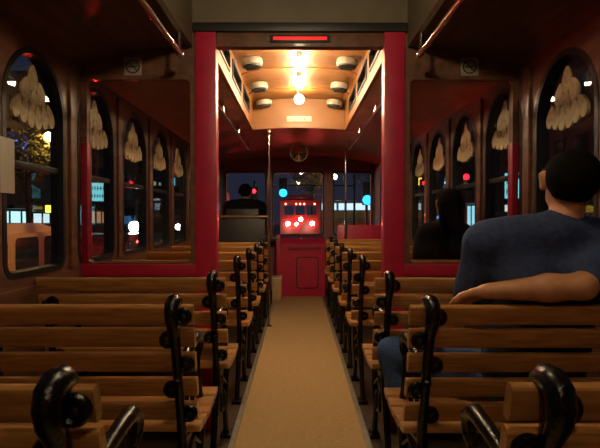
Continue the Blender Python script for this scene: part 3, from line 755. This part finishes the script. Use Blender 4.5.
# traffic signals
def signal(label, loc, on, hgt, arm=None):
    t = thing('traffic_signal', label, 'traffic light', (loc[0], loc[1], ZS), group='traffic signals')
    z = loc[2] - ZS; px = arm if arm else 0
    MB().tube([(px, .25, 0), (px, .25, max(hgt, z+.5))], .07).build('pole', DARKP, t)
    if arm: MB().tube([(px, .25, z+.45), (0, .25, z+.5)], .045).build('mast_arm', DARKP, t)
    else: MB().tube([(0, .25, z), (0, .1, z)], .03).build('bracket', DARKP, t)
    box('housing', -.25, .25, -.05, .15, z-.55 if on == 'r' else z-.25, z+.25 if on == 'r' else z+.9, DARKP, t, .03)
    c = {'g': (.02, .40, 1.0), 'r': (1, .008, .02)}[on]
    q = 1 if on == 'g' else .5; MB().lathe([(.24*q, 0), (.22*q, -.03), (.08*q, -.06)], (0, -.05, z), 'Y').build('lit_lens', emis('signal_%s' % on, c, 3.2 if on == 'g' else 14), t)
    return t
signal('cyan-green traffic signal hanging over the road in the middle windshield', (-.9, 30, 2.64), 'g', 4.5, arm=4.3)
signal('cyan-green traffic signal on a pole in the right windshield', (3.45, 25, 2.05), 'g', 3.6)
signal('cyan-green signal standing in for a reflection far left, beside the left red post', (-4.75, 30, 2.28), 'g', 4)  # whole signal added where only a small reflection glints
signal('small red traffic signal seen beside the driver', (-2.65, 30, 2.75), 'r', 4)
signal('red traffic signal seen through the right side windows', (6.7, 20, 2.8), 'r', 4)
signal('red traffic signal lower on the right, beyond the black-haired person', (7.8, 31, 3.3), 'r', 4)
# street lamps
def street_lamp(label, x, y, z, col, s, r=.12):
    t = thing('street_lamp', label, 'street lamp', (x, y, ZS), group='street lamps')
    H = z - ZS; sx = -1 if x < 0 else 1
    MB().tube([(sx*.9, 0, 0), (sx*.9, 0, H*.9), (sx*.7, 0, H+.12), (sx*.2, 0, H+.16), (0, 0, H+.12)], [.08, .05, .045, .04, .04]).build('pole', DARKP, t)
    MB().lathe([(.05, H+.14), (r*1.3, H+.08), (r*1.2, H+.03)]).build('hood', DARKP, t)
    b = bmesh.new(); bmesh.ops.create_uvsphere(b, u_segments=14, v_segments=10, radius=r); MB().merge(b, Matrix.Translation((0, 0, H))).build('globe', emis('lamp_globe_%d' % int(s), col, s), t)
street_lamp('amber street lamp glaring in the nearest left window', -12.6, 25.4, 5.26, (1, .55, .12), 260, .22)
street_lamp('unseen street lamp added beside the trolley roof to light the orange van', -1.55, 6.8, 3.4, (1, .78, .5), 380, .12)  # out of view, added to brighten the near side of the van
street_lamp('white street lamp small between the far left windows', -13.6, 62, 9, (1, .8, .55), 40, .12)
street_lamp('white street lamp seen in the middle windshield', .35, 46, 5.3, (1, .85, .7), 60, .16)
street_lamp('white street lamp outside the right windows', 8.6, 22, 4.6, (.9, .95, 1), 50, .09)
street_lamp('second white street lamp, farther up the right sidewalk', 8.6, 29, 3.2, (.9, .95, 1), 40, .09)
# buildings with storefronts
def building(label, x0, x1, y0, y1, H, col, side, shops):
    t = thing('building', label, 'building', ((x0+x1)/2, (y0+y1)/2, ZS), group='buildings along the street')
    hx, hy = (x1-x0)/2, (y1-y0)/2
    m = mat('facade_%d' % int(y0*10 + x0), col, .85, var=.25, scale=1.5)
    box('wall', -hx, hx, -hy, hy, 0, H, m, t, .02)
    fx = -side*hx                      # face towards the street
    box('cornice', *sorted((fx, fx-side*.25)), -hy, hy, H-.35, H-.02, m, t, .03)
    z = 4.2; i = 0
    while z < H - 1.5:
        y = -hy + 1.2
        while y < hy - .8:
            lit = random.random() < .18
            wm = emis('lit_room_%d' % (i % 3), ((1, .7, .35), (.6, .8, 1), (1, .5, .3))[i % 3], .7) if lit else CGL
            f = MB().box(*sorted((fx, fx-side*.06)), y-.5, y+.5, z, z+1.4, .02).build('window', m, t)
            MB().box(*sorted((fx-side*.062, fx-side*.075)), y-.42, y+.42, z+.08, z+1.32).build('pane', wm, f)
            y += 1.9; i += 1
        z += 2.6
    for (ya, yb, za, zb, c, s) in shops:
        ya -= (y0+y1)/2; yb -= (y0+y1)/2; za -= ZS; zb -= ZS
        f = MB().box(*sorted((fx, fx-side*.05)), ya-.08, yb+.08, za-.08, zb+.08, .02).build('storefront', DARKP, t)
        MB().box(*sorted((fx-side*.055, fx-side*.065)), ya, yb, za, zb).build('shop_glass', emis('shop_%d_%d' % (int(ya*10), int(za*10)), c, s), f)
        for q in np.arange(ya+.9, yb-.3, 1.1): MB().box(*sorted((fx-side*.067, fx-side*.12)), q-.05, q+.05, za, zb).build('mullion', DARKP, f)
        MB().box(*sorted((fx-side*.05, fx-side*.9)), ya-.1, yb+.1, zb+.12, zb+.3, .02).build('awning', DARKP, f)
    return t
building('dark building with a white-lit storefront opposite the nearest left window', -24, -15, 14, 34, 9, (.05, .045, .05), -1,
         [(25.0, 27.6, -.5, 1.5, (.55, .9, 1), 1.5), (28.3, 31.5, -.4, 1.4, (.7, .9, 1), 1.2), (18, 23, -.4, 1.2, (1, .75, .4), .8), (24.8, 27.8, 4.2, 5.3, (.08, .2, 1), 1.2)])
building('brown building farther up the left side', -24, -15, 35, 50, 12, (.09, .045, .04), -1, [(36, 41, -.3, 1.6, (1, .5, .25), .7), (43, 47, -.3, 1.6, (.3, .6, 1), 1.2)])
building('tall building far up the left side', -26, -15, 51, 90, 18, (.07, .05, .08), -1, [(54, 60, 0, 4, (.1, .45, 1), 2), (66, 74, 0, 3, (1, .3, .3), 2)])
building('dark low building opposite the right windows', 12.6, 22, 8, 20, 8, (.035, .03, .03), 1, [(13, 18, -.3, .6, (.6, .8, 1), .35)])
building('building with blue shop glow on the right side', 12.6, 22, 21, 38, 10, (.06, .035, .035), 1, [(27, 30, -.2, 1.2, (.9, .9, 1), 1.2), (33, 37, -.2, 2.0, (.3, .8, 1), 2.2)])
building('tall building far up the right side', 12.6, 24, 40, 75, 15, (.08, .06, .05), 1, [(41, 50, 0, 1.3, (1, .6, .2), 2.2), (53, 68, -.2, 1.0, (.2, .5, 1), 2.5)])
# illuminated signs
def sign(label, x, y, z, w, h, col, s, rz=0, marks=True):
    t = thing('shop_sign', label, 'sign', (x, y, ZS), rz, group='lit street signs'); z -= ZS
    box('case', -w/2-.05, w/2+.05, 0, .2, z-h/2-.05, z+h/2+.05, DARKP, t, .02)
    box('face', -w/2, w/2, -.012, -.001, z-h/2, z+h/2, emis('sign_%d' % int(abs(x*10+y)), col, s), t, .002)
    if marks:
        mb = MB(); q = -w/2+.08
        for zz in (z-h*.22, z+h*.2):
            q = -w/2+.08
            while q < w/2-.12:
                ww = random.uniform(.06, .14); mb.box(q, q+ww*.4, -.02, -.013, zz-h*.12, zz+h*.12); mb.box(q, q+ww, -.02, -.013, zz-h*.03, zz+h*.03); q += ww+.06
        mb.build('lettering', DARKP, t)
    MB().tube([(0, .1, 0), (0, .1, z-h/2)], .06).build('post', DARKP, t)
sign('cyan lit sign in the second left window', -13.9, 34.4, 2.92, 1.7, 1.25, (.25, .85, 1), 1.6, R(20))
sign('small yellow lit sign at the right of the storefront', -13.8, 27.9, 1.65, .5, .4, (1, .6, .05), 4, R(20), False)
sign('tall narrow blue sign in the third left window', -13.6, 45.6, 2.8, .7, 2.2, (.05, .5, 1), 2.2, R(10), False)
sign('narrow blue sign farther up the left sidewalk', -13.6, 53.5, 3.6, .9, 3.6, (.05, .5, 1), 2.2, R(10), False)
sign('cyan lit sign in the window behind the man', 10.6, 24.8, 2.75, .65, 1.25, (.25, .85, 1), 1.6, R(-20))
sign('small white lit sign under the cyan sign on the right', 9.7, 22.8, 1.6, .5, .3, (.9, 1, 1), 1.5, R(-20), False)
sign('yellow lit box sign on the right beyond the partition', 9.7, 39.5, 4.0, .6, .6, (1, .7, .05), 3.5, R(-10), False)
sign('pale blue lit panel on the right beyond the partition', 8.2, 37.5, 2.0, .7, 1.2, (.3, .75, 1), 2, R(-10), False)
sign('red lit panel low on the left', -14.0, 68, .9, 1.2, 1.6, (1, .05, .08), 3, R(10), False)
# trees
BARK = mat('bark', (.10, .065, .03), .9, var=.4, bump=.6); LEAF = mat('leaves', (.09, .085, .025), .7, var=.5, scale=3)
def tree(label, x, y, H, cr, n):
    t = thing('tree', label, 'tree', (x, y, ZS), group='street trees')
    mb = MB(); mb.tube([(0, 0, 0), (.05, 0, H*.3), (-.04, .03, H*.6), (0, 0, H*.85)], [.16, .12, .09, .05])
    for k in range(7):
        a = k*2.4; z = H*(.45 + .05*k)
        mb.tube([(0, 0, z), (math.cos(a)*cr*.4, math.sin(a)*cr*.4, z+cr*.35), (math.cos(a)*cr*.8, math.sin(a)*cr*.8, z+cr*.6)], [.06, .04, .015], 6)
    mb.build('trunk', BARK, t)
    f = bmesh.new()
    for k in range(n):
        d = Vector((random.gauss(0, 1), random.gauss(0, 1), random.gauss(0, .8))).normalized() * cr * random.random()**.45
        c = Vector((0, 0, H*.9)) + d
        u = Vector((random.gauss(0, 1), random.gauss(0, 1), random.gauss(0, 1))).normalized()*.09; w = u.orthogonal().normalized()*.05
        f.faces.new([f.verts.new(c+u), f.verts.new(c+w), f.verts.new(c-u), f.verts.new(c-w)])
    me = bpy.data.meshes.new('foliage'); f.to_mesh(me); f.free(); link('foliage', me, LEAF, t)
tree('street tree beside the amber lamp on the left', -13.5, 29.4, 5.6, 1.4, 1800)
tree('street tree in front of the white-lit storefront', -13.5, 25.0, 5.4, 1.4, 1600)
street_lamp('unseen amber street lamp added behind the right windshield pillar', 2.9, 40, 4.4, (1, .6, .15), 160, .2)  # hidden by the pillar, put in to light the tree ahead
tree('leafy tree ahead in the middle windshield', 1.2, 42, 6.0, 1.9, 2400)
tree('leafy tree ahead right of the windshield pillar', 6.2, 38, 6.5, 2.4, 2600)
